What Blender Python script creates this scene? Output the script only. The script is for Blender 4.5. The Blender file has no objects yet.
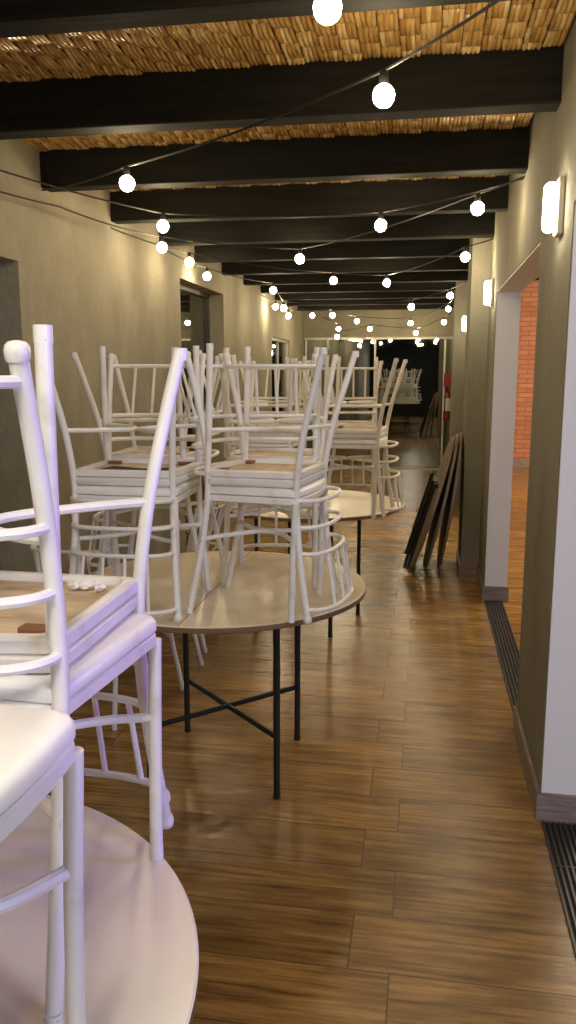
import bpy, bmesh, math, random
from mathutils import Vector, Matrix
random.seed(4)
PI = math.pi
S = bpy.context.scene
COL = S.collection

# ------------------------------------------------------------------ materials
def mat(name, col=(.8, .8, .8), rough=.5, metal=0., spec=.5):
    m = bpy.data.materials.new(name); m.use_nodes = True
    b = m.node_tree.nodes['Principled BSDF']
    b.inputs['Base Color'].default_value = (*col, 1)
    b.inputs['Roughness'].default_value = rough
    b.inputs['Metallic'].default_value = metal
    b.inputs['Specular IOR Level'].default_value = spec
    return m

def N(m, t, **kw):
    n = m.node_tree.nodes.new(t)
    for k, v in kw.items(): setattr(n, k, v)
    return n

def L(m, a, b): m.node_tree.links.new(a, b)

def coords(m, scale=(1, 1, 1), rot=(0, 0, 0)):
    tc = N(m, 'ShaderNodeTexCoord'); mp = N(m, 'ShaderNodeMapping')
    mp.inputs['Scale'].default_value = scale; mp.inputs['Rotation'].default_value = rot
    L(m, tc.outputs['Object'], mp.inputs['Vector'])
    return mp.outputs['Vector']

def noise(m, vec, scale, detail=4, rough=.55):
    n = N(m, 'ShaderNodeTexNoise')
    n.inputs['Scale'].default_value = scale; n.inputs['Detail'].default_value = detail
    n.inputs['Roughness'].default_value = rough
    L(m, vec, n.inputs['Vector'])
    return n.outputs['Fac']

def ramp(m, fac, stops):
    r = N(m, 'ShaderNodeValToRGB'); e = r.color_ramp.elements
    while len(e) < len(stops): e.new(.5)
    for i, (p, c) in enumerate(stops):
        e[i].position = p; e[i].color = (*c, 1)
    L(m, fac, r.inputs['Fac'])
    return r.outputs['Color']

def bump(m, h, strength=.3, dist=.01):
    b = N(m, 'ShaderNodeBump')
    b.inputs['Strength'].default_value = strength; b.inputs['Distance'].default_value = dist
    L(m, h, b.inputs['Height'])
    L(m, b.outputs['Normal'], m.node_tree.nodes['Principled BSDF'].inputs['Normal'])
    return b

def base(m, c): L(m, c, m.node_tree.nodes['Principled BSDF'].inputs['Base Color'])

def stucco(name, dark, light, st=.5):
    m = mat(name, light, .85, spec=.25)
    v = coords(m, (1, 1, .55))
    n1 = noise(m, v, 2.2, 6, .65)
    base(m, ramp(m, n1, [(.3, dark), (.7, light)]))
    n2 = noise(m, coords(m, (1, 1, .6)), 38, 6, .7)
    bump(m, n2, st, .012)
    return m

M = {}
M['stucco'] = stucco('grey_beige_stucco', (.25, .23, .17), (.40, .365, .275), .8)
M['pillar'] = stucco('grey_green_stucco', (.19, .18, .135), (.28, .265, .205), .75)
M['white_wall'] = mat('white_wall_paint', (.78, .77, .75), .6)
M['dark_void'] = mat('night_dark', (.012, .012, .01), .9)

def painted():
    m = mat('white_paint', (.80, .79, .75), .38)
    v = coords(m)
    n = noise(m, v, 9, 5, .6)
    base(m, ramp(m, n, [(.28, (.62, .58, .49)), (.42, (.77, .75, .69)), (.8, (.83, .82, .78))]))
    bump(m, noise(m, v, 60, 3), .12, .002)
    return m
M['paint'] = painted()
def chipped():
    m = mat('chipped_white_paint', (.8, .79, .75), .35)
    v = coords(m)
    n = noise(m, v, 70, 3, .6)
    base(m, ramp(m, n, [(.30, (.18, .13, .09)), (.345, (.80, .79, .75))]))
    return m
M['chip'] = chipped()
def plywood():
    m = mat('stained_plywood', (.5, .36, .22), .7)
    v = coords(m, (3, 11, 3))
    n = noise(m, v, 2.0, 6, .6)
    base(m, ramp(m, n, [(.28, (.30, .19, .10)), (.42, (.52, .39, .26)), (.62, (.66, .53, .38)), (.8, (.44, .31, .19))]))
    bump(m, n, .3, .004)
    return m
M['ply'] = plywood()
M['block'] = mat('brown_wood_block', (.20, .085, .035), .6)
M['paper'] = mat('torn_paper', (.80, .76, .70), .8)
M['lining'] = mat('black_lining', (.02, .017, .014), .9)

def tabletop():
    m = mat('cream_laminate', (.70, .63, .50), .28)
    v = coords(m, (1.3, 1, 1))
    n = noise(m, v, 2.3, 7, .62)
    base(m, ramp(m, n, [(.35, (.52, .43, .29)), (.5, (.68, .58, .42)), (.68, (.78, .69, .53))]))
    return m
M['top'] = tabletop()
M['top_near'] = mat('pale_laminate', (.80, .74, .66), .3)
def _tn():
    m = M['top_near']; v = coords(m)
    n = noise(m, v, 3.0, 5, .55)
    base(m, ramp(m, n, [(.3, (.72, .64, .56)), (.6, (.82, .76, .69))]))
_tn()
M['edge'] = mat('brown_edge', (.17, .105, .06), .5)
M['black'] = mat('black_steel', (.012, .012, .013), .38)

def floor_mat():
    m = mat('wood_floor_tiles', (.2, .12, .06), .3)
    v0 = coords(m); sh0 = N(m, 'ShaderNodeVectorMath', operation='ADD'); L(m, v0, sh0.inputs[0]); sh0.inputs[1].default_value = (12.05, 10.9, 0); v = sh0.outputs[0]
    br = N(m, 'ShaderNodeTexBrick'); br.offset = .09
    br.inputs['Scale'].default_value = 1; br.inputs['Brick Width'].default_value = 1.2
    br.inputs['Row Height'].default_value = .22; br.inputs['Mortar Size'].default_value = .0022
    br.inputs['Mortar Smooth'].default_value = .2; br.inputs['Bias'].default_value = 0
    br.inputs['Color1'].default_value = (0, 0, 0, 1); br.inputs['Color2'].default_value = (1, 1, 1, 1)
    br.inputs['Mortar'].default_value = (.5, .5, .5, 1)
    L(m, v, br.inputs['Vector'])
    # grain stretched along x, shifted per plank
    sh = N(m, 'ShaderNodeVectorMath', operation='MULTIPLY_ADD')
    L(m, br.outputs['Color'], sh.inputs[0]); sh.inputs[1].default_value = (3, 3, 3); L(m, v, sh.inputs[2])
    mp = N(m, 'ShaderNodeMapping'); mp.inputs['Scale'].default_value = (1.5, 26, 1); L(m, sh.outputs[0], mp.inputs['Vector'])
    g = noise(m, mp.outputs['Vector'], 2.2, 7, .65)
    mp2 = N(m, 'ShaderNodeMapping'); mp2.inputs['Scale'].default_value = (2.2, 7, 1); L(m, sh.outputs[0], mp2.inputs['Vector'])
    k = noise(m, mp2.outputs['Vector'], 1.7, 3, .5)
    c = ramp(m, g, [(.3, (.13, .062, .017)), (.45, (.27, .148, .040)), (.58, (.37, .21, .062)), (.75, (.52, .33, .115))])
    c2 = ramp(m, k, [(.3, (.55, .52, .48)), (.6, (1, 1, 1))])
    mx = N(m, 'ShaderNodeMix', data_type='RGBA', blend_type='MULTIPLY'); mx.inputs[0].default_value = 1
    L(m, c, mx.inputs[6]); L(m, c2, mx.inputs[7])
    c3 = ramp(m, br.outputs['Color'], [(0, (.82, .82, .82)), (1, (1.1, 1.08, 1.05))])
    mx2 = N(m, 'ShaderNodeMix', data_type='RGBA', blend_type='MULTIPLY'); mx2.inputs[0].default_value = 1
    L(m, mx.outputs[2], mx2.inputs[6]); L(m, c3, mx2.inputs[7])
    mx3 = N(m, 'ShaderNodeMix', data_type='RGBA'); L(m, br.outputs['Fac'], mx3.inputs[0])
    L(m, mx2.outputs[2], mx3.inputs[6]); mx3.inputs[7].default_value = (.10, .058, .025, 1)
    base(m, mx3.outputs[2])
    r = ramp(m, g, [(.3, (.27, .27, .27)), (.7, (.16, .16, .16))])
    L(m, r, m.node_tree.nodes['Principled BSDF'].inputs['Roughness'])
    ad = N(m, 'ShaderNodeMath', operation='SUBTRACT'); L(m, g, ad.inputs[0]); L(m, br.outputs['Fac'], ad.inputs[1])
    bump(m, ad.outputs[0], .35, .004)
    return m
M['floor'] = floor_mat()

def beam_mat():
    m = mat('dark_stained_wood', (.02, .017, .012), .75, spec=.2)
    n = noise(m, coords(m, (1, 12, 12)), 2.5, 6, .6)
    base(m, ramp(m, n, [(.3, (.007, .0068, .0055)), (.7, (.017, .016, .0125))]))
    bump(m, n, .25, .006)
    return m
M['beam'] = beam_mat()

def reed_mat():
    m = mat('split_cane', (.5, .3, .1), .25)
    tc = N(m, 'ShaderNodeNewGeometry')
    rnd = tc.outputs['Random Per Island']
    c = ramp(m, rnd, [(0, (.42, .23, .065)), (.35, (.56, .33, .10)), (.7, (.66, .42, .15)), (1, (.78, .56, .27))])
    n = noise(m, coords(m, (30, 4, 1)), 3, 4)
    c2 = ramp(m, n, [(.3, (.62, .58, .5)), (.6, (1, 1, 1))])
    mx = N(m, 'ShaderNodeMix', data_type='RGBA', blend_type='MULTIPLY'); mx.inputs[0].default_value = 1
    L(m, c, mx.inputs[6]); L(m, c2, mx.inputs[7]); base(m, mx.outputs[2])
    return m
M['reed'] = reed_mat()
M['reed_back'] = mat('cane_backing', (.10, .055, .02), .8)

def brick_mat():
    m = mat('red_brick', (.5, .15, .07), .8)
    tc = N(m, 'ShaderNodeTexCoord'); sp = N(m, 'ShaderNodeSeparateXYZ'); cb = N(m, 'ShaderNodeCombineXYZ')
    L(m, tc.outputs['Object'], sp.inputs[0])
    ad = N(m, 'ShaderNodeMath', operation='ADD'); L(m, sp.outputs[0], ad.inputs[0]); L(m, sp.outputs[1], ad.inputs[1])
    L(m, ad.outputs[0], cb.inputs[0]); L(m, sp.outputs[2], cb.inputs[1])
    br = N(m, 'ShaderNodeTexBrick'); br.inputs['Scale'].default_value = 1
    br.inputs['Brick Width'].default_value = .26; br.inputs['Row Height'].default_value = .075
    br.inputs['Mortar Size'].default_value = .007
    br.inputs['Color1'].default_value = (.42, .16, .085, 1); br.inputs['Color2'].default_value = (.55, .23, .12, 1)
    br.inputs['Mortar'].default_value = (.30, .10, .05, 1)
    L(m, cb.outputs[0], br.inputs['Vector']); base(m, br.outputs['Color'])
    bump(m, br.outputs['Fac'], -.4, .01)
    return m
M['brick'] = brick_mat()

def tile_mat():
    m = mat('grey_wood_tile', (.2, .16, .13), .45)
    n = noise(m, coords(m, (3, 3, 30)), 2.5, 6, .6)
    base(m, ramp(m, n, [(.3, (.17, .125, .10)), (.7, (.33, .27, .235))]))
    return m
M['skirt'] = tile_mat()

def emit(name, col, st):
    m = bpy.data.materials.new(name); m.use_nodes = True
    nt = m.node_tree; nt.nodes.clear()
    e = nt.nodes.new('ShaderNodeEmission'); o = nt.nodes.new('ShaderNodeOutputMaterial')
    e.inputs[0].default_value = (*col, 1); e.inputs[1].default_value = st
    nt.links.new(e.outputs[0], o.inputs[0]); return m
M['bulb'] = emit('glowing_bulb', (1, .80, .50), 115)
M['sconce'] = emit('sconce_diffuser', (1, .86, .60), 40)
M['sconce_body'] = mat('sconce_body', (.55, .53, .48), .5)
M['wire'] = mat('black_cable', (.01, .01, .01), .5)

def glass_mat():
    m = bpy.data.materials.new('dark_mirror_glass'); m.use_nodes = True
    nt = m.node_tree; nt.nodes.clear()
    g = nt.nodes.new('ShaderNodeBsdfGlossy'); t = nt.nodes.new('ShaderNodeBsdfTransparent')
    x = nt.nodes.new('ShaderNodeMixShader'); o = nt.nodes.new('ShaderNodeOutputMaterial')
    g.inputs['Color'].default_value = (.95, .97, .94, 1); g.inputs['Roughness'].default_value = .015
    t.inputs['Color'].default_value = (.5, .55, .5, 1); x.inputs[0].default_value = .38
    nt.links.new(t.outputs[0], x.inputs[1]); nt.links.new(g.outputs[0], x.inputs[2]); nt.links.new(x.outputs[0], o.inputs[0])
    return m
M['glass'] = glass_mat()
M['alu'] = mat('pale_aluminium', (.55, .54, .48), .4, .3)
M['dark_alu'] = mat('dark_aluminium', (.03, .03, .028), .4)
M['red'] = mat('red_enamel', (.18, .009, .008), .3)
M['label_grey'] = mat('label_grey', (.5, .5, .47), .5)
M['foliage'] = mat('night_foliage', (.02, .045, .012), .7)

# ------------------------------------------------------------------ mesh helpers
def obj(name, bm, m, parent=None, smooth=False):
    me = bpy.data.meshes.new(name)
    bmesh.ops.recalc_face_normals(bm, faces=bm.faces)
    bm.to_mesh(me); bm.free()
    for q in (m if isinstance(m, (list, tuple)) else [m]): me.materials.append(q)
    if smooth:
        for p in me.polygons: p.use_smooth = True
        try: me.set_sharp_from_angle(angle=math.radians(40))
        except Exception: pass
    o = bpy.data.objects.new(name, me); COL.objects.link(o)
    if parent: o.parent = parent
    return o

def box(bm, x0, x1, y0, y1, z0, z1, mi=0):
    vs = [bm.verts.new((x, y, z)) for x in (x0, x1) for y in (y0, y1) for z in (z0, z1)]
    fs = []
    for f in ((0, 1, 3, 2), (4, 6, 7, 5), (0, 4, 5, 1), (2, 3, 7, 6), (0, 2, 6, 4), (1, 5, 7, 3)):
        q = bm.faces.new([vs[i] for i in f]); q.material_index = mi; fs.append(q)
    return vs

def bevbox(bm, x0, x1, y0, y1, z0, z1, r=.005, seg=2):
    b2 = bmesh.new(); box(b2, x0, x1, y0, y1, z0, z1)
    bmesh.ops.bevel(b2, geom=b2.edges[:], offset=r, segments=seg, affect='EDGES', profile=.5)
    me = bpy.data.meshes.new('t'); b2.to_mesh(me); b2.free(); bm.from_mesh(me); bpy.data.meshes.remove(me)

def spline(pts, n=6):
    P = [Vector(p) for p in pts]; out = []
    if len(P) < 3: return P
    for i in range(len(P) - 1):
        a = P[i - 1] if i else P[0] * 2 - P[1]
        b, c = P[i], P[i + 1]
        d = P[i + 2] if i + 2 < len(P) else P[-1] * 2 - P[-2]
        for k in range(n):
            t = k / n
            out.append(.5 * ((2 * b) + (c - a) * t + (2 * a - 5 * b + 4 * c - d) * t * t + (3 * b - a - 3 * c + d) * t ** 3))
    out.append(P[-1]); return out

def tube(bm, pts, r, sides=10, cap=True, rr=None):
    """round tube along points; rr: optional radii"""
    P = [Vector(p) for p in pts]; rings = []
    ref = None
    for i, p in enumerate(P):
        d = (P[min(i + 1, len(P) - 1)] - P[max(i - 1, 0)]).normalized()
        if ref is None:
            ref = Vector((1, 0, 0)) if abs(d.x) < .8 else Vector((0, 1, 0))
        u = (ref - d * ref.dot(d)).normalized(); ref = u
        w = d.cross(u); q = rr[i] if rr else r
        rings.append([bm.verts.new(p + (u * math.cos(2 * PI * k / sides) + w * math.sin(2 * PI * k / sides)) * q) for k in range(sides)])
    for a, b in zip(rings, rings[1:]):
        for k in range(sides):
            bm.faces.new((a[k], a[(k + 1) % sides], b[(k + 1) % sides], b[k]))
    if cap:
        bm.faces.new(rings[0][::-1]); bm.faces.new(rings[-1])

def lathe(bm, prof, sides=20, c=(0, 0, 0), mi=None):
    rings = []
    for r, z in prof:
        rings.append([bm.verts.new((c[0] + r * math.cos(2 * PI * k / sides), c[1] + r * math.sin(2 * PI * k / sides), c[2] + z)) for k in range(sides)])
    for a, b in zip(rings, rings[1:]):
        for k in range(sides):
            bm.faces.new((a[k], a[(k + 1) % sides], b[(k + 1) % sides], b[k]))
    bm.faces.new(rings[0][::-1]); bm.faces.new(rings[-1])

def tag(o, label=None, cat=None, group=None, kind=None):
    if label: o['label'] = label
    if cat: o['category'] = cat
    if group: o['group'] = group
    if kind: o['kind'] = kind
    return o

def empty(name, loc=(0, 0, 0), rot=(0, 0, 0)):
    o = bpy.data.objects.new(name, None); COL.objects.link(o)
    o.empty_display_size = .1; o.location = loc; o.rotation_euler = rot; return o

def copy_tree(o, parent=None):
    c = o.copy(); COL.objects.link(c); c.parent = parent
    for ch in o.children: copy_tree(ch, c)
    return c

def struct(name, bm, m, smooth=False):
    return tag(obj(name, bm, m, None, smooth), kind='structure')

# ------------------------------------------------------------------ the room
XL, XR = -1.93, .43          # corridor wall faces
ZC, ZB = 2.61, 2.44          # ceiling, beam undersides
YE = 12.9                    # far glass
bm = bmesh.new(); box(bm, -2.6, 5.2, -2.5, 16.5, -.08, 0); struct('floor', bm, M['floor'])

# ceiling with woven cane between the beams
bm = bmesh.new()
box(bm, -2.3, .70, -2.5, YE + .1, ZC + .02, ZC + .1, 1)
def cane(bm, x0, x1, y0, y1, z):
    w = .0168; seg = .128; n = int((x1 - x0) / w)
    for i in range(n):
        xa = x0 + i * w + random.uniform(-.0012, .0012)
        grp = i // 4
        off = (grp % 3) / 3 * seg + random.uniform(-.0015, .0015); xa += (1.5 - i % 4) * .0007
        y = y0 - seg + off
        while y < y1:
            a, b = max(y, y0), min(y + seg * .95, y1)
            if b - a > .015:
                rows = []
                lean = random.uniform(-.003, .003)
                for t in (0, .12, .35, .65, .88, 1):
                    yy = a + (b - a) * t
                    dz = .015 * (1 - abs(2 * t - 1) ** 4) + random.uniform(0, .002)
                    xc = xa + w / 2 + lean * (t - .5)
                    rows.append([bm.verts.new((xc + s * w * .5, yy, z - dz * (1 - abs(s) ** 2 * .45) + .001)) for s in (-.98, -.5, 0, .5, .98)])
                for p, q in zip(rows, rows[1:]):
                    for k in range(4):
                        f = bm.faces.new((p[k], p[k + 1], q[k + 1], q[k])); f.smooth = True
            y += seg
beams = [1.23 + .92 * k for k in range(13)]
BW = .11
ys = [.4] + beams
for k in range(4):
    ya = (beams[k - 1] + BW) if k else .9
    cane(bm, XL, XR, ya, beams[k], ZC + .01)
cane(bm, XL, XR, beams[3] + BW, beams[4], ZC + .01)
struct('ceiling', bm, [M['reed'], M['reed_back']])
ordw = ['nearest to the camera', 'second from the camera', 'third from the camera', 'fourth from the camera', 'fifth from the camera',
        'sixth from the camera', 'seventh from the camera', 'eighth from the camera', 'ninth from the camera', 'tenth from the camera', 'eleventh from the camera',
        'last before the glass wall']
vis = 0
for k, y in enumerate(beams):
    if y > YE - .2 or k == 0: continue
    bm = bmesh.new(); bevbox(bm, XL - .12, XR + .10 if k != 5 else XR + .1, y, y + BW, ZB, ZC + .018, .008)
    o = obj('ceiling_beam', bm, M['beam'])
    last = beams[k] + .92 > YE - .2
    tag(o, 'dark stained wooden beam across the ceiling, ' + (ordw[-1] if last else ordw[vis]), 'beam', 'dark beams across the cane ceiling'); vis += 1

# left wall with three recessed openings
def wall_with_holes(bm, xa, xb, y0, y1, z0, z1, holes, mi=0):
    """thick wall along y; holes: (ya, yb, za, zb) sorted"""
    y = y0
    for ya, yb, za, zb in holes:
        if ya > y: box(bm, xa, xb, y, ya, z0, z1, mi)
        if za > z0: box(bm, xa, xb, ya, yb, z0, za, mi)
        if zb < z1: box(bm, xa, xb, ya, yb, zb, z1, mi)
        y = yb
    if y < y1: box(bm, xa, xb, y, y1, z0, z1, mi)
HL = [(2.45, 3.71, 0, 2.05), (6.32, 7.72, 0, 2.26), (10.2, 11.6, 0, 1.97)]
bm = bmesh.new(); wall_with_holes(bm, XL - .30, XL, -2.5, YE + .1, 0, ZC + .02, HL); struct('wall_left', bm, M['stucco'])
# outside of the left openings: dark
bm = bmesh.new(); box(bm, -4.2, -4.1, -2.5, 16.5, 0, 3.2); struct('wall_outside', bm, M['dark_void'])

def left_glazing(idx, ya, yb, z1, frame, xg, mull):
    e = tag(empty('window_%d' % idx, (xg, (ya + yb) / 2, 0)), kind='structure')
    b = bmesh.new(); h = (yb - ya) / 2; t = .035
    for a, c in ((-h, -h + t), (h - t, h)): box(b, -.03, .03, a, c, 0, z1)
    for q in mull: box(b, -.02, .02, q - .015, q + .015, 0, z1)
    box(b, -.03, .03, -h, h, z1 - t, z1); box(b, -.03, .03, -h, h, 0, .05)
    obj('window_frame', b, frame, e)
    b = bmesh.new(); box(b, -.004, .004, -h + t, h - t, .05, z1 - t); obj('pane', b, M['glass'], e)
left_glazing(1, 2.45, 3.71, 2.05, M['dark_alu'], XL - .22, [])
left_glazing(2, 6.32, 7.72, 2.26, M['dark_alu'], XL - .17, [-.32])
left_glazing(3, 10.2, 11.6, 1.97, M['alu'], XL - .06, [0])

# far glass wall with a stucco band over it
bm = bmesh.new(); box(bm, XL - .3, XR + .2, YE, YE + .2, 2.07, ZC + .02); struct('wall_back', bm, M['stucco'])
e = tag(empty('window_4', (0, YE + .08, 0)), kind='structure')
b = bmesh.new()
xs = [XL + .03, -.80, .28]
for x in xs: box(b, x - .014, x + .014, -.03, .03, 0, 2.07)
box(b, XL, .44, -.03, .03, 2.035, 2.07); box(b, XL, .44, -.02, .02, 0, .02)
obj('window_frame', b, M['alu'], e)
for x0, x1 in ((xs[0], xs[1]), (xs[1], xs[2]), (xs[2], .44)):
    b = bmesh.new(); box(b, x0 + .014, x1 - .014, -.004, .004, .02, 2.035); obj('pane', b, M['glass'], e)
# dark backdrop sheets added behind the glass, standing in for the darkness there
bm = bmesh.new(); box(bm, -2.6, .6, 16.3, 16.4, 0, 3.2); struct('wall_backdrop', bm, M['dark_void'])
bm = bmesh.new(); box(bm, .60, .66, YE + .1, 16.4, 0, 3.2); struct('wall_backdrop_side', bm, M['dark_void'])

# right wall: pillars, openings, lintels
WX = .57
bm = bmesh.new()
wall_with_holes(bm, XR, WX, -2.5, YE + .1, 0, ZC + .02,
                [(-1.6, 2.69, 0, 2.04), (3.42, 5.45, 0, 2.04), (6.60, 8.6, 0, 2.04)])
struct('wall_right', bm, M['pillar'])
bm = bmesh.new(); box(bm, .30, WX, 6.05, 6.602, 0, ZC); struct('trim_1', bm, M['pillar'])
bm = bmesh.new(); box(bm, .30, WX, 9.4, 9.9, 0, ZC); struct('trim_2', bm, M['pillar'])
# white painted reveals (jambs and soffits) of the openings
def reveal(n, ya, yb):
    b = bmesh.new()
    if ya is not None: box(b, XR + .004, WX + .01, ya, ya + .008, .0, 2.04)
    b2 = b
    box(b2, XR + .004, WX + .01, yb - .008, yb, 0, 2.04)
    box(b2, XR + .004, WX + .01, (ya or -1.6), yb, 2.032, 2.04)
    struct('trim_%d' % n, b2, M['white_wall'])
reveal(3, -1.6, 2.69); reveal(4, 3.42, 5.45); reveal(5, 6.602, 8.6)
# skirting tiles
b = bmesh.new()
for (y0, y1, x) in ((2.69, 3.42, XR), (5.45, 6.05, XR), (8.6, 9.4, XR), (9.9, YE, XR)):
    box(b, x - .012, x, y0 - .012, y1, 0, .10)
box(b, .288, .30, 6.038, 6.6, 0, .10); box(b, .30, XR - .012, 6.038, 6.05, 0, .10)
box(b, .288, .30, 9.388, 9.9, 0, .10); box(b, .30, XR - .012, 9.388, 9.4, 0, .10)
for y in (2.682, 5.442, 8.592): box(b, XR - .012, WX + .022, y - .012, y, 0, .10)
struct('baseboard_right', b, M['skirt'])
b = bmesh.new()
y = -2.5
for ya, yb, _, _ in HL + [(YE, YE, 0, 0)]:
    box(b, XL, XL + .012, y, ya, 0, .10); y = yb
struct('baseboard_left', b, M['skirt'])
# wall behind the camera
bm = bmesh.new(); box(bm, -2.3, 5.2, -2.6, -2.5, 0, 3.2); struct('wall_front', bm, M['beam'])
# the hall beyond the right wall
bm = bmesh.new(); box(bm, WX, 5.2, 13.6, 13.75, 0, 3.3); struct('wall_hall_back', bm, M['brick'])
bm = bmesh.new(); box(bm, 5.1, 5.2, -2.5, 13.7, 0, 3.3); struct('wall_hall_side', bm, M['white_wall'])
bm = bmesh.new(); box(bm, WX, 5.2, -2.5, 13.7, 2.95, 3.1); struct('ceiling_hall', bm, M['beam'])
bm = bmesh.new(); box(bm, WX, 5.1, 13.58, 13.6, 0, .12); struct('baseboard_hall', bm, M['skirt'])
bm = bmesh.new(); box(bm, WX - .01, WX + .004, -2.5, 13.7, 2.7, 3.0); struct('trim_6', bm, M['beam'])

# slot drains in the floor
def drain(y0, y1, label):
    e = tag(empty('floor_drain', ((.433 + .555) / 2, (y0 + y1) / 2, 0)), label, 'drain', 'black slot drains along the right wall')
    h = (y1 - y0) / 2; w = .058
    b = bmesh.new(); box(b, -w, w, -h, h, .0005, .002); obj('channel', b, M['dark_void'], e)
    b = bmesh.new()
    for k in range(7):
        x = -w + .004 + k * (2 * w - .008) / 6
        box(b, x - .0035, x + .0035, -h, h, .002, .008)
    y = -h
    while y < h:
        box(b, -w, w, y, min(y + .006, h), .002, .0065); y += .5
    obj('grate', b, M['drain'], e)
M['drain'] = mat('drain_metal', (.055, .045, .04), .4, .4)
drain(3.44, 5.42, 'long black slotted floor drain in the doorway facing the brick wall')
drain(-.6, 2.66, 'black slotted floor drain at the bottom right, in front of the near pillar')

# ------------------------------------------------------------------ sconces
def sconce(x, y, z, label):
    e = tag(empty('wall_sconce', (x, y, z)), label, 'wall light', 'glowing wall sconces on the right wall')
    b = bmesh.new(); bevbox(b, -.022, 0, -.040, .040, -.090, .090, .006); obj('back_plate', b, M['sconce_body'], e)
    b = bmesh.new(); bevbox(b, -.062, -.022, -.031, .031, -.078, .078, .018, 4); obj('diffuser', b, M['sconce'], e, True)
sconce(XR, 2.90, 2.065, 'glowing pill shaped wall sconce on the nearest right pillar')
sconce(XR, 5.68, 2.05, 'glowing wall sconce beside the far jamb of the brick hall doorway')
sconce(XR, 9.05, 2.04, 'smallest, farthest glowing wall sconce, nearest the glass wall')

# ------------------------------------------------------------------ string lights
bulbs = [(-.23, 1.87, 2.3), (-.14, 2.45, 2.3), (-1.24, 3.35, 2.3), (-1.41, 4.33, 2.3), (-1.65, 5.04, 2.3), (-1.68, 5.74, 2.3), (-1.78, 6.58, 2.3),
         (-.26, 4.5, 2.3), (.22, 4.12, 2.3), (-.88, 5.7, 2.3), (-.80, 7.07, 2.3), (-.36, 7.31, 2.3), (.24, 5.79, 2.3), (-1.46, 7.79, 2.3),
         (.22, 8.63, 2.3), (-1.8, 9.75, 2.3), (-1.51, 8.67, 2.2), (-1.65, 9.8, 2.2), (-1.57, 11.31, 2.3), (-1.12, 9.82, 2.2),
         (-1.27, 11.93, 2.15), (-.93, 11.01, 2.2), (-1.2, 11.08, 2.0), (-.82, 12.0, 2.15), (-.17, 8.72, 2.2), (-.23, 11.58, 2.2), (-.165, 12.3, 2.1), (.25, 10.41, 2.3), (.22, 11.43, 2.2)]
places = ['hanging at the top edge of the view, nearest bulb', 'hanging in front of the nearest full beam, right of centre', 'hanging at the left near the wall before the second full beam',
          'upper one of the pair left of the second beam', 'hanging just below its pair on the left wall side', 'hanging just left of the tall dark window top', 'over the middle of the tall dark left window',
          'large, hanging right of centre above the second table', 'hanging near the right wall, left of the brightest sconce', 'large, hanging at the centre over the second table', 'hanging at the centre over the far table, left of its neighbour',
          'hanging at the centre over the far table, right of its neighbour', 'hanging by the right wall above the second sconce', 'hanging by the left wall just past the tall dark window', 'small, by the right wall above the third sconce',
          'small, in the cluster over the far left window, leftmost', 'small, in the cluster over the far left window, second', 'small, in the cluster over the far left window, lowest', 'small, between the far left window and the corner',
          'small and dim, right of the far left corner', 'tiny, on the stucco band above the glass, leftmost low one', 'small, on the stucco band above the glass, left of the middle', 'tiny, touching the top of the glass wall',
          'tiny, above the middle of the glass wall', 'small, right of the middle before the stucco band', 'small, on the stucco band above the right glass pane', 'tiny, low above the right glass pane', 'small, above the far right pillar edge', 'tiny, lowest by the far right pillar']
proto = empty('string_bulb')
b = bmesh.new(); lathe(b, [(.0135, .026), (.0135, .052), (.009, .066)], 14); obj('socket', b, M['wire'], proto, True)
b = bmesh.new(); lathe(b, [(.004, -.034), (.014, -.031), (.023, -.024), (.029, -.013), (.031, 0), (.028, .012), (.021, .021), (.0125, .027)], 18); obj('glass_globe', b, M['bulb'], proto, True)
first = True
for p, pl in zip(bulbs, places):
    o = proto if first else copy_tree(proto); first = False
    o.location = p
    tag(o, 'round glowing festoon bulb, ' + pl, 'light bulb', 'festoon string light bulbs')
def wire(pts, label, sag=.03):
    b = bmesh.new(); out = []
    for a, c in zip(pts, pts[1:]):
        a, c = Vector(a), Vector(c); n = 10; l = (c - a).length
        for k in range(n): 
            t = k / n; p = a.lerp(c, t); p.z -= sag * l * 4 * t * (1 - t) * .5; out.append(p)
    out.append(Vector(pts[-1])); tube(b, out, .0042, 6)
    tag(obj('string_cable', b, M['wire'], None, True), label, 'cable', 'black festoon light cables')
def B(i): x, y, z = bulbs[i]; return (x, y, z + .064)
wire([(XL, 1.5, 2.42), B(0), (XR, 2.05, 2.5)], 'black cable carrying the nearest bulb at the top of the view')
wire([(XR, 1.75, 2.43), B(1), B(2), (XL, 4.0, 2.43)], 'black cable crossing diagonally in front of the nearest full beam')
wire([(XL, 2.45, 2.36), B(3), B(7), (XR, 4.15, 2.43)], 'black cable running from the left wall over the second table to the right wall')
wire([(XL, 2.5, 2.30), (-1.80, 3.9, 2.33), B(4), B(9), B(8), (XR, 4.1, 2.43)], 'black cable swinging from the left wall through the centre bulb to the right wall')
wire([(XL, 4.9, 2.40), B(5), B(10), B(11), B(12), (XR, 5.9, 2.43)], 'black cable looping over the far table to the second sconce')
wire([(XL, 6.0, 2.42), B(6), B(13), B(16), B(24), B(14), (XR, 8.3, 2.43)], 'black cable over the tall dark window leading to the third sconce')
wire([(XL, 9.4, 2.42), B(15), B(17), B(19), B(21), B(25), B(27), (.30, 9.8, 2.40)], 'black cable zigzagging before the stucco band')
wire([(XL, 11.0, 2.42), B(18), B(20), B(22), B(23), B(26), B(28), (XR, 11.3, 2.4)], 'black cable hanging lowest, just before the glass wall')

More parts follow.
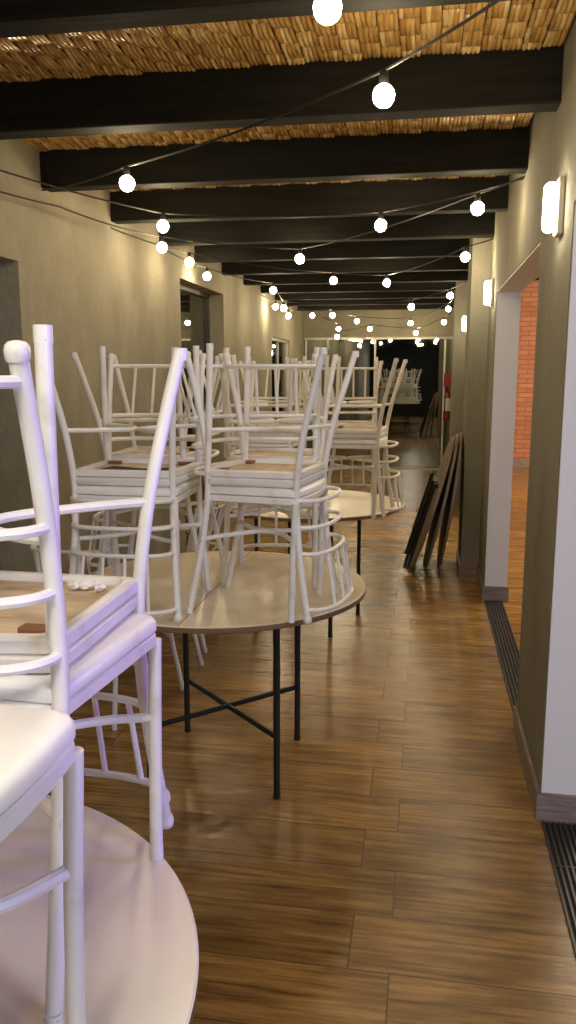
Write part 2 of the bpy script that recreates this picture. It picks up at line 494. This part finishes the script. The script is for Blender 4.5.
# ------------------------------------------------------------------ tables
def table(cx, cy, R, rz, top, label, leg=.24, off=(0, 0)):
    e = tag(empty('round_table', (cx, cy, 0), (0, 0, rz)), label, 'table', 'round pale tables on black legs')
    b = bmesh.new()
    lathe(b, [(R - .004, .727), (R, .730), (R, .746), (R - .003, .7495)], 96)
    for f in b.faces:
        c = f.calc_center_median()
        f.material_index = 1 if c.z < .7475 else 0
    obj('tabletop', b, [top, M['edge']], e)
    b = bmesh.new(); box(b, -.0015, .0015, -R + .004, R - .004, .7490, .7500); obj('seam', b, M['edge'], e)
    for sx in (-1, 1):
        for sy in (-1, 1):
            b = bmesh.new(); tube(b, [(off[0] + sx * leg, off[1] + sy * leg, 0.006), (off[0] + sx * leg, off[1] + sy * leg, .727)], .0125, 12); l = obj('leg', b, M['black'], e, True)
            b = bmesh.new(); lathe(b, [(.014, 0), (.014, .014)], 12, (off[0] + sx * leg, off[1] + sy * leg, 0)); obj('foot_cap', b, M['black'], l, True)
    for s in (1, -1):
        b = bmesh.new(); tube(b, [(off[0] - leg, off[1] - leg * s, .235), (off[0] + leg, off[1] + leg * s, .235)], .0105, 10); obj('cross_brace', b, M['black'], e, True)
    b = bmesh.new()
    for s in (1, -1): box(b, off[0] - leg, off[0] + leg, off[1] + s * leg - .012, off[1] + s * leg + .012, .712, .727)
    obj('top_rail', b, M['black'], e)
    return e
table(-.775, .80, .513, 0, M['top_near'], 'round pale table at the bottom left, nearest to the camera')
table(-.74, 2.86, .545, 0, M['top'], 'round cream table on black cross braced legs in the middle', off=(.008, .05))
table(-.68, 4.80, .56, math.radians(-15), M['top'], 'round cream table behind the middle one, nearest the glass wall')

# ------------------------------------------------------------------ chairs
def seat_outline(inset=0, n=6):
    """front bowed, rounded front corners, tapering to the back"""
    f, r = .176 - inset, .166 - inset; yf, yr = .156 - inset, -.156 + inset
    c = .026
    pts = []
    pts += [(-r + .012, yr), (r - .012, yr), (r, yr + .012)]
    pts += [(f, yf - c)]
    for k in range(1, n):
        t = k / n * PI / 2
        pts.append((f - c + c * math.cos(t), yf - c + c * math.sin(t)))
    for k in range(0, 7):
        u = 1 - k / 3
        pts.append(((f - c) * u, yf + .014 * (1 - u * u)))
    for k in range(1, n):
        t = PI / 2 + k / n * PI / 2
        pts.append((-f + c + c * math.cos(t), yf - c + c * math.sin(t)))
    pts += [(-f, yf - c), (-r, yr + .012)]
    return pts

def slab(bm, rows):
    rings = [[bm.verts.new((x, y, z)) for x, y in seat_outline(i)] for i, z in rows]
    n = len(rings[0])
    for a, c in zip(rings, rings[1:]):
        for k in range(n): bm.faces.new((a[k], a[(k + 1) % n], c[(k + 1) % n], c[k]))
    return rings

HT = .85   # contact plane of two seats is at HT / 2
def make_chair(bent):
    # bent: worn chair with rear legs spread wider (fx, fy = rear foot, bx, by = top of the back)
    fx, fy, bx, by, fz = (.210, -.242, .182, -.190, -.017) if bent else (.170, -.218, .167, -.210, 0)
    root = empty('banquet_chair')
    # seat slab
    b = bmesh.new(); r = slab(b, [(.006, .3965), (0, .401), (0, .414), (.004, .421), (.012, .4245)])
    b.faces.new(r[0][::-1]); b.faces.new(r[-1]); obj('seat', b, M['paint'], root, True)
    # frame ring under it
    b = bmesh.new()
    r = slab(b, [(.004, .3960), (.001, .393), (.001, .377), (.005, .373), (.018, .373), (.020, .3960)])
    n = len(r[0])
    for k in range(n): b.faces.new((r[-1][k], r[-1][(k + 1) % n], r[0][(k + 1) % n], r[0][k]))
    obj('seat_frame', b, M['paint'], root, True)
    b = bmesh.new(); r = slab(b, [(.021, .385), (.021, .3955)]); b.faces.new(r[0][::-1]); b.faces.new(r[-1])
    obj('underside_panel', b, M['ply'], root)
    # front legs
    for s in (-1, 1):
        b = bmesh.new(); tube(b, [(s * .166, .132, fz + .003), (s * .167, .138, .22), (s * .168, .146, .382)], .0106, 12)
        l = obj('leg', b, M['paint'], root, True)
        b = bmesh.new(); lathe(b, [(.0113, 0), (.0113, .022)], 12, (s * .166, .132, fz)); obj('foot_tip', b, M['chip'], l, True)
    # rear legs running up into the back posts
    for s in (-1, 1):
        pts = [(s * fx, fy, .003), (s * (.162 + (fx - .162) * .64), -.148 + (fy + .148) * .68, .11), (s * (.162 + (fx - .162) * .25), -.148 + (fy + .148) * .27, .25), (s * .162, -.147, .41), (s * .163, -.150, .54), (s * (.163 + (bx - .163) * .4), -.150 + (by + .150) * .38, .68), (s * bx, by, .832)]
        b = bmesh.new(); tube(b, spline(pts, 5), .0108, 12); l = obj('leg', b, M['paint'], root, True)
        b = bmesh.new(); lathe(b, [(.0115, 0), (.0115, .02)], 12, (s * fx, fy, 0)); obj('foot_tip', b, M['chip'], l, True)
        b = bmesh.new(); lathe(b, [(.0115, -.006), (.0132, -.001), (.0138, .006), (.0128, .0125), (.009, .0165), (.003, .018)], 14, (s * bx, by, .827)); obj('post_cap', b, M['paint'], l, True)
    # curved back rails
    def arc(z, w, y0, bulge, n=18, a0=0, a1=1):
        out = []
        for k in range(n + 1):
            t = PI * k / n
            c, sn = math.cos(t), math.sin(t)
            out.append((-w * math.copysign(abs(c) ** .8, c), y0 - bulge * abs(sn) ** .75, z))
        return out
    RZ = [(.462, .163, -.148, .080), (.545, .163, -.150, .082), (.628, .166, -.158, .085), (.800, bx - .002, by + .006, .088)]
    for z, w, y0, bu in RZ:
        b = bmesh.new(); tube(b, arc(z, w, y0, bu), .0072, 8); obj('back_rail', b, M['paint'], root, True)
    for u in (-.62, -.21, .21, .62):
        def at(z, w, y0, bu):
            t = math.acos(-u if u < 0 else -u)
            c = -u; s_ = math.sqrt(1 - abs(u) ** (2 / .8))
            return (u * w, y0 - bu * s_ ** .75, z)
        b = bmesh.new(); tube(b, [at(*RZ[2]), at(*RZ[3])], .0055, 8); obj('spindle', b, M['paint'], root, True)
    # bowed stretchers meeting in the middle
    for s in (-1, 1):
        pts = [(s * .167, .138, .25), (s * .095, .105, .252), (s * .028, .05, .254), (s * .009, 0, .255), (s * .028, -.05, .254), (s * .095, -.115, .252), (s * .174, -.172, .25)]
        b = bmesh.new(); tube(b, spline(pts, 5), .0078, 8); obj('stretcher', b, M['paint'], root, True)
    # corner blocks under the seat
    for sx in (-1, 1):
        b = bmesh.new(); bevbox(b, sx * .125 - .022, sx * .125 + .022, .098, .120, .373, .385, .002); obj('corner_block', b, M['block'], root)
    return root
GR = 'white banquet chairs stacked in pairs on the tables'
protos = {False: make_chair(False), True: make_chair(True)}; used = set()
def place(x, y, deg, z0, inv, label, group=GR):
    if inv in used: o = copy_tree(protos[inv])
    else: o = protos[inv]; used.add(inv)
    rz = math.radians(deg)
    o.location = (x, y, z0 + (HT if inv else 0)); o.rotation_euler = (PI if inv else 0, 0, rz)
    tag(o, label, 'chair', group); return o
T = .75
def stack(x, y, deg, where, z0=T):
    a = place(x, y, deg, z0, False, 'white chair standing upright on ' + where)
    c = place(x, y, deg, z0, True, 'upside down white chair, seat on seat, on ' + where)
    return a, c
A1, A2 = None, None
# near stack gets the copies with special pieces afterwards, so make plain copies first
stack(-.505, 2.60, -98, 'the front right edge of the middle table')
g = stack(-.93, 2.535, 180, 'the front left of the middle table')
stack(-.56, 3.05, 3, 'the back right of the middle table')
stack(-1.03, 3.03, 92, 'the back left of the middle table')
stack(-.375, 4.48, -95, 'the front right edge of the far table')
stack(-.86, 4.46, 172, 'the front left of the far table')
stack(-.47, 4.98, 5, 'the back right of the far table')
stack(-.95, 4.98, 90, 'the back left of the far table')
a = stack(-.582, 1.02, -2.5, 'the nearest table at the left edge')
for q in a: q.scale.z = .962
a[1].location = (-.606, 1.037, T + HT * .962); a[1].rotation_euler.z = math.radians(-1.2)
a[0]['label'] = 'white chair upright on the nearest table, lilac lit seat edge, under the inverted one'
a[1]['label'] = 'inverted chair on the nearest table, seat underside showing wood and crumpled paper'
bc = place(-.512, .580, -96, T, False, 'single cream seated chair at the bottom left corner, smooth bare seat top', 'white banquet chairs')
bc.scale.z = 1.03
FG = 'white chairs standing on the floor by the left wall'
place(-1.345, 3.76, 90, 0, False, 'white chair on the floor by the left wall, between middle and far tables', FG)
place(-1.46, 3.33, 0, 0, False, 'white chair on the floor beside the back left rim of the middle table', FG)
place(-1.38, 4.30, 90, 0, False, 'white chair on the floor left of the far table', FG)

# torn paper and lining on two inverted seats (parts of those chairs)
def crumple(parent, cx, cy, n, seedv, r=.02, label='crumpled torn paper'):
    random.seed(seedv); b = bmesh.new()
    for k in range(n):
        x, y = cx + random.uniform(-.035, .035), cy + random.uniform(-.02, .02)
        q = bmesh.ops.create_icosphere(b, subdivisions=2, radius=r * random.uniform(.5, 1))['verts']
        for v in q:
            v.co *= random.uniform(.65, 1.25); v.co.z *= .6
            v.co += Vector((x, y, .383 - .006))
    o = obj('paper_scrap', b, M['paper'], parent); o['label'] = label
crumple(a[1], .10, -.10, 7, 3, .013)
crumple(a[1], .07, -.115, 3, 5, .011)
b = bmesh.new()
for pts in ([(-.12, -.09), (.02, -.12), (.12, -.05), (.10, .03), (-.02, -.01), (-.11, .02)],):
    vs = [b.verts.new((x, y, .3835 - .002 * (i % 2))) for i, (x, y) in enumerate(pts)]
    b.faces.new(vs)
o = obj('torn_lining', b, M['lining'], g[1]); o['label'] = 'torn black lining under the seat'

# ------------------------------------------------------------------ tabletops leaning on the right pillar
def leaning(cy, bx, tx, R, label, legs=False):
    """disc of radius R standing on its rim, bottom at x=bx, leaning so its top touches x=tx"""
    th = math.asin((tx - bx) / (2 * R))
    e = empty('leaning_tabletop', (bx, cy, 0), (0, th, 0))     # local z runs up the disc, local x is its normal
    tag(e, label, 'tabletop', 'round tabletops leaning on the right pillar')
    b = bmesh.new(); n = 72; t = .022
    ring = []
    for xx, rr in ((0, R - .003), (.003, R), (t - .003, R), (t, R - .003)):
        ring.append([b.verts.new((xx, rr * math.sin(2 * PI * k / n), R - rr * math.cos(2 * PI * k / n))) for k in range(n)])
    for p, q in zip(ring, ring[1:]):
        for k in range(n): b.faces.new((p[k], p[(k + 1) % n], q[(k + 1) % n], q[k]))
    f = b.faces.new(ring[0]); g_ = b.faces.new(ring[-1][::-1])
    obj('board', b, [M['edge_wood']], e)
    if legs:
        for yy in (-.24, .24):
            for xx in (-.022, -.05):
                b = bmesh.new(); tube(b, [(xx, yy, .03), (xx, yy, .74)], .0125, 10); obj('folded_leg', b, M['black'], e, True)
        b = bmesh.new(); box(b, -.035, 0, -.30, .30, .70, .73); obj('leg_rail', b, M['black'], e)
    return e
M['edge_wood'] = mat('brown_board', (.17, .11, .065), .5)
M['edge_wood'].node_tree.nodes['Principled BSDF'].inputs['Base Color'].default_value = (.20, .14, .085, 1)
leaning(6.36, -.085, .215, .54, 'leftmost round tabletop leaning on the pillar, black legs folded against it', True)
leaning(6.40, .02, .245, .54, 'middle one of three brown tabletops leaning on the right pillar')
leaning(6.46, .13, .274, .54, 'rightmost brown tabletop, steepest of those leaning on the pillar')

# ------------------------------------------------------------------ fire extinguisher and its sign
e = tag(empty('fire_extinguisher', (.335, 12.55, .80)), 'red fire extinguisher hanging on the far right wall by the glass', 'fire extinguisher')
b = bmesh.new(); lathe(b, [(.05, 0), (.062, .01), (.062, .36), (.05, .41), (.022, .44), (.022, .46)], 24); obj('body', b, M['red'], e, True)
b = bmesh.new(); lathe(b, [(.0635, .15), (.0635, .34)], 24); obj('paper_label', b, M['label_grey'], e, True)
b = bmesh.new(); box(b, -.012, .012, -.05, .05, .46, .475); box(b, -.012, .012, -.06, .05, .49, .50); obj('valve_handle', b, M['black'], e)
b = bmesh.new(); tube(b, spline([(0, -.03, .46), (-.03, -.085, .42), (-.045, -.09, .25), (-.04, -.08, .12)]), .009, 8); obj('hose', b, M['black'], e, True)
b = bmesh.new(); box(b, .0, .095, -.02, .02, .30, .33); obj('wall_bracket', b, M['black'], e)
b = bmesh.new(); box(b, XR - .16, XR - .0, 12.70, 12.71, 1.31, 1.51)
tag(obj('extinguisher_sign', b, M['red']), 'small red sign above the fire extinguisher', 'sign')

# ------------------------------------------------------------------ lights
def area(name, loc, size, energy, col, target, sy=None):
    l = bpy.data.lights.new(name, 'AREA'); l.energy = energy; l.color = col; l.size = size
    if sy: l.shape = 'RECTANGLE'; l.size_y = sy
    o = bpy.data.objects.new(name, l); COL.objects.link(o); o.location = loc
    o.rotation_euler = (Vector(target) - Vector(loc)).to_track_quat('-Z', 'Y').to_euler(); return o
sp = bpy.data.lights.new('lilac_spot', 'SPOT'); sp.energy = 105; sp.color = (.34, .15, 1.0); sp.spot_size = math.radians(25); sp.spot_blend = .35; sp.shadow_soft_size = .06
so = bpy.data.objects.new('lilac_spot', sp); COL.objects.link(so); so.location = (2.3, 1.75, 1.45)
so.rotation_euler = (Vector((-.50, 1.19, 1.22)) - Vector(so.location)).to_track_quat('-Z', 'Y').to_euler()
area('pillar_cool_fill', (2.2, -.6, 1.9), .8, 38, (.66, .70, 1.0), (.5, 2.6, 1.1))  # added cool fill for the white pillar and jamb faces, no window here
area('near_table_fill', (-.35, .30, 2.58), .4, 9, (1, .86, .64), (-.35, .30, 0))  # unseen fill added to brighten the nearest tabletop, not a fitting
area('hall_lamp', (2.6, 10.3, 2.9), 1.6, 190, (1, .80, .55), (2.2, 12.4, .8))
area('hall_lamp_middle', (2.2, 6.5, 2.9), 1.4, 90, (1, .84, .62), (2.0, 6.5, 0))
area('corridor_fill_behind', (-.5, -.7, 2.62), .7, 40, (1, .95, .87), (-.5, -.5, 0))  # unseen fill added behind the camera, kept above the beams, out of the glass reflection

w = bpy.data.worlds.new('world'); S.world = w; w.use_nodes = True
w.node_tree.nodes['Background'].inputs[0].default_value = (.95, .85, .6, 1)
w.node_tree.nodes['Background'].inputs[1].default_value = .02

# ------------------------------------------------------------------ camera
cam = bpy.data.cameras.new('camera'); co = bpy.data.objects.new('camera', cam); COL.objects.link(co)
F = 805.0
pitch = math.atan(140 / F); yaw = math.atan(138 * math.cos(pitch) / F)
cam.sensor_fit = 'VERTICAL'; cam.sensor_height = 24; cam.lens = 24 * F / 1024; cam.clip_start = .02
co.location = (0, 0, 1.53); co.rotation_euler = (PI / 2 - pitch, 0, yaw)
S.camera = co
S.view_settings.view_transform = 'Standard'
try: S.view_settings.look = 'None'
except Exception: pass
S.view_settings.exposure = .5
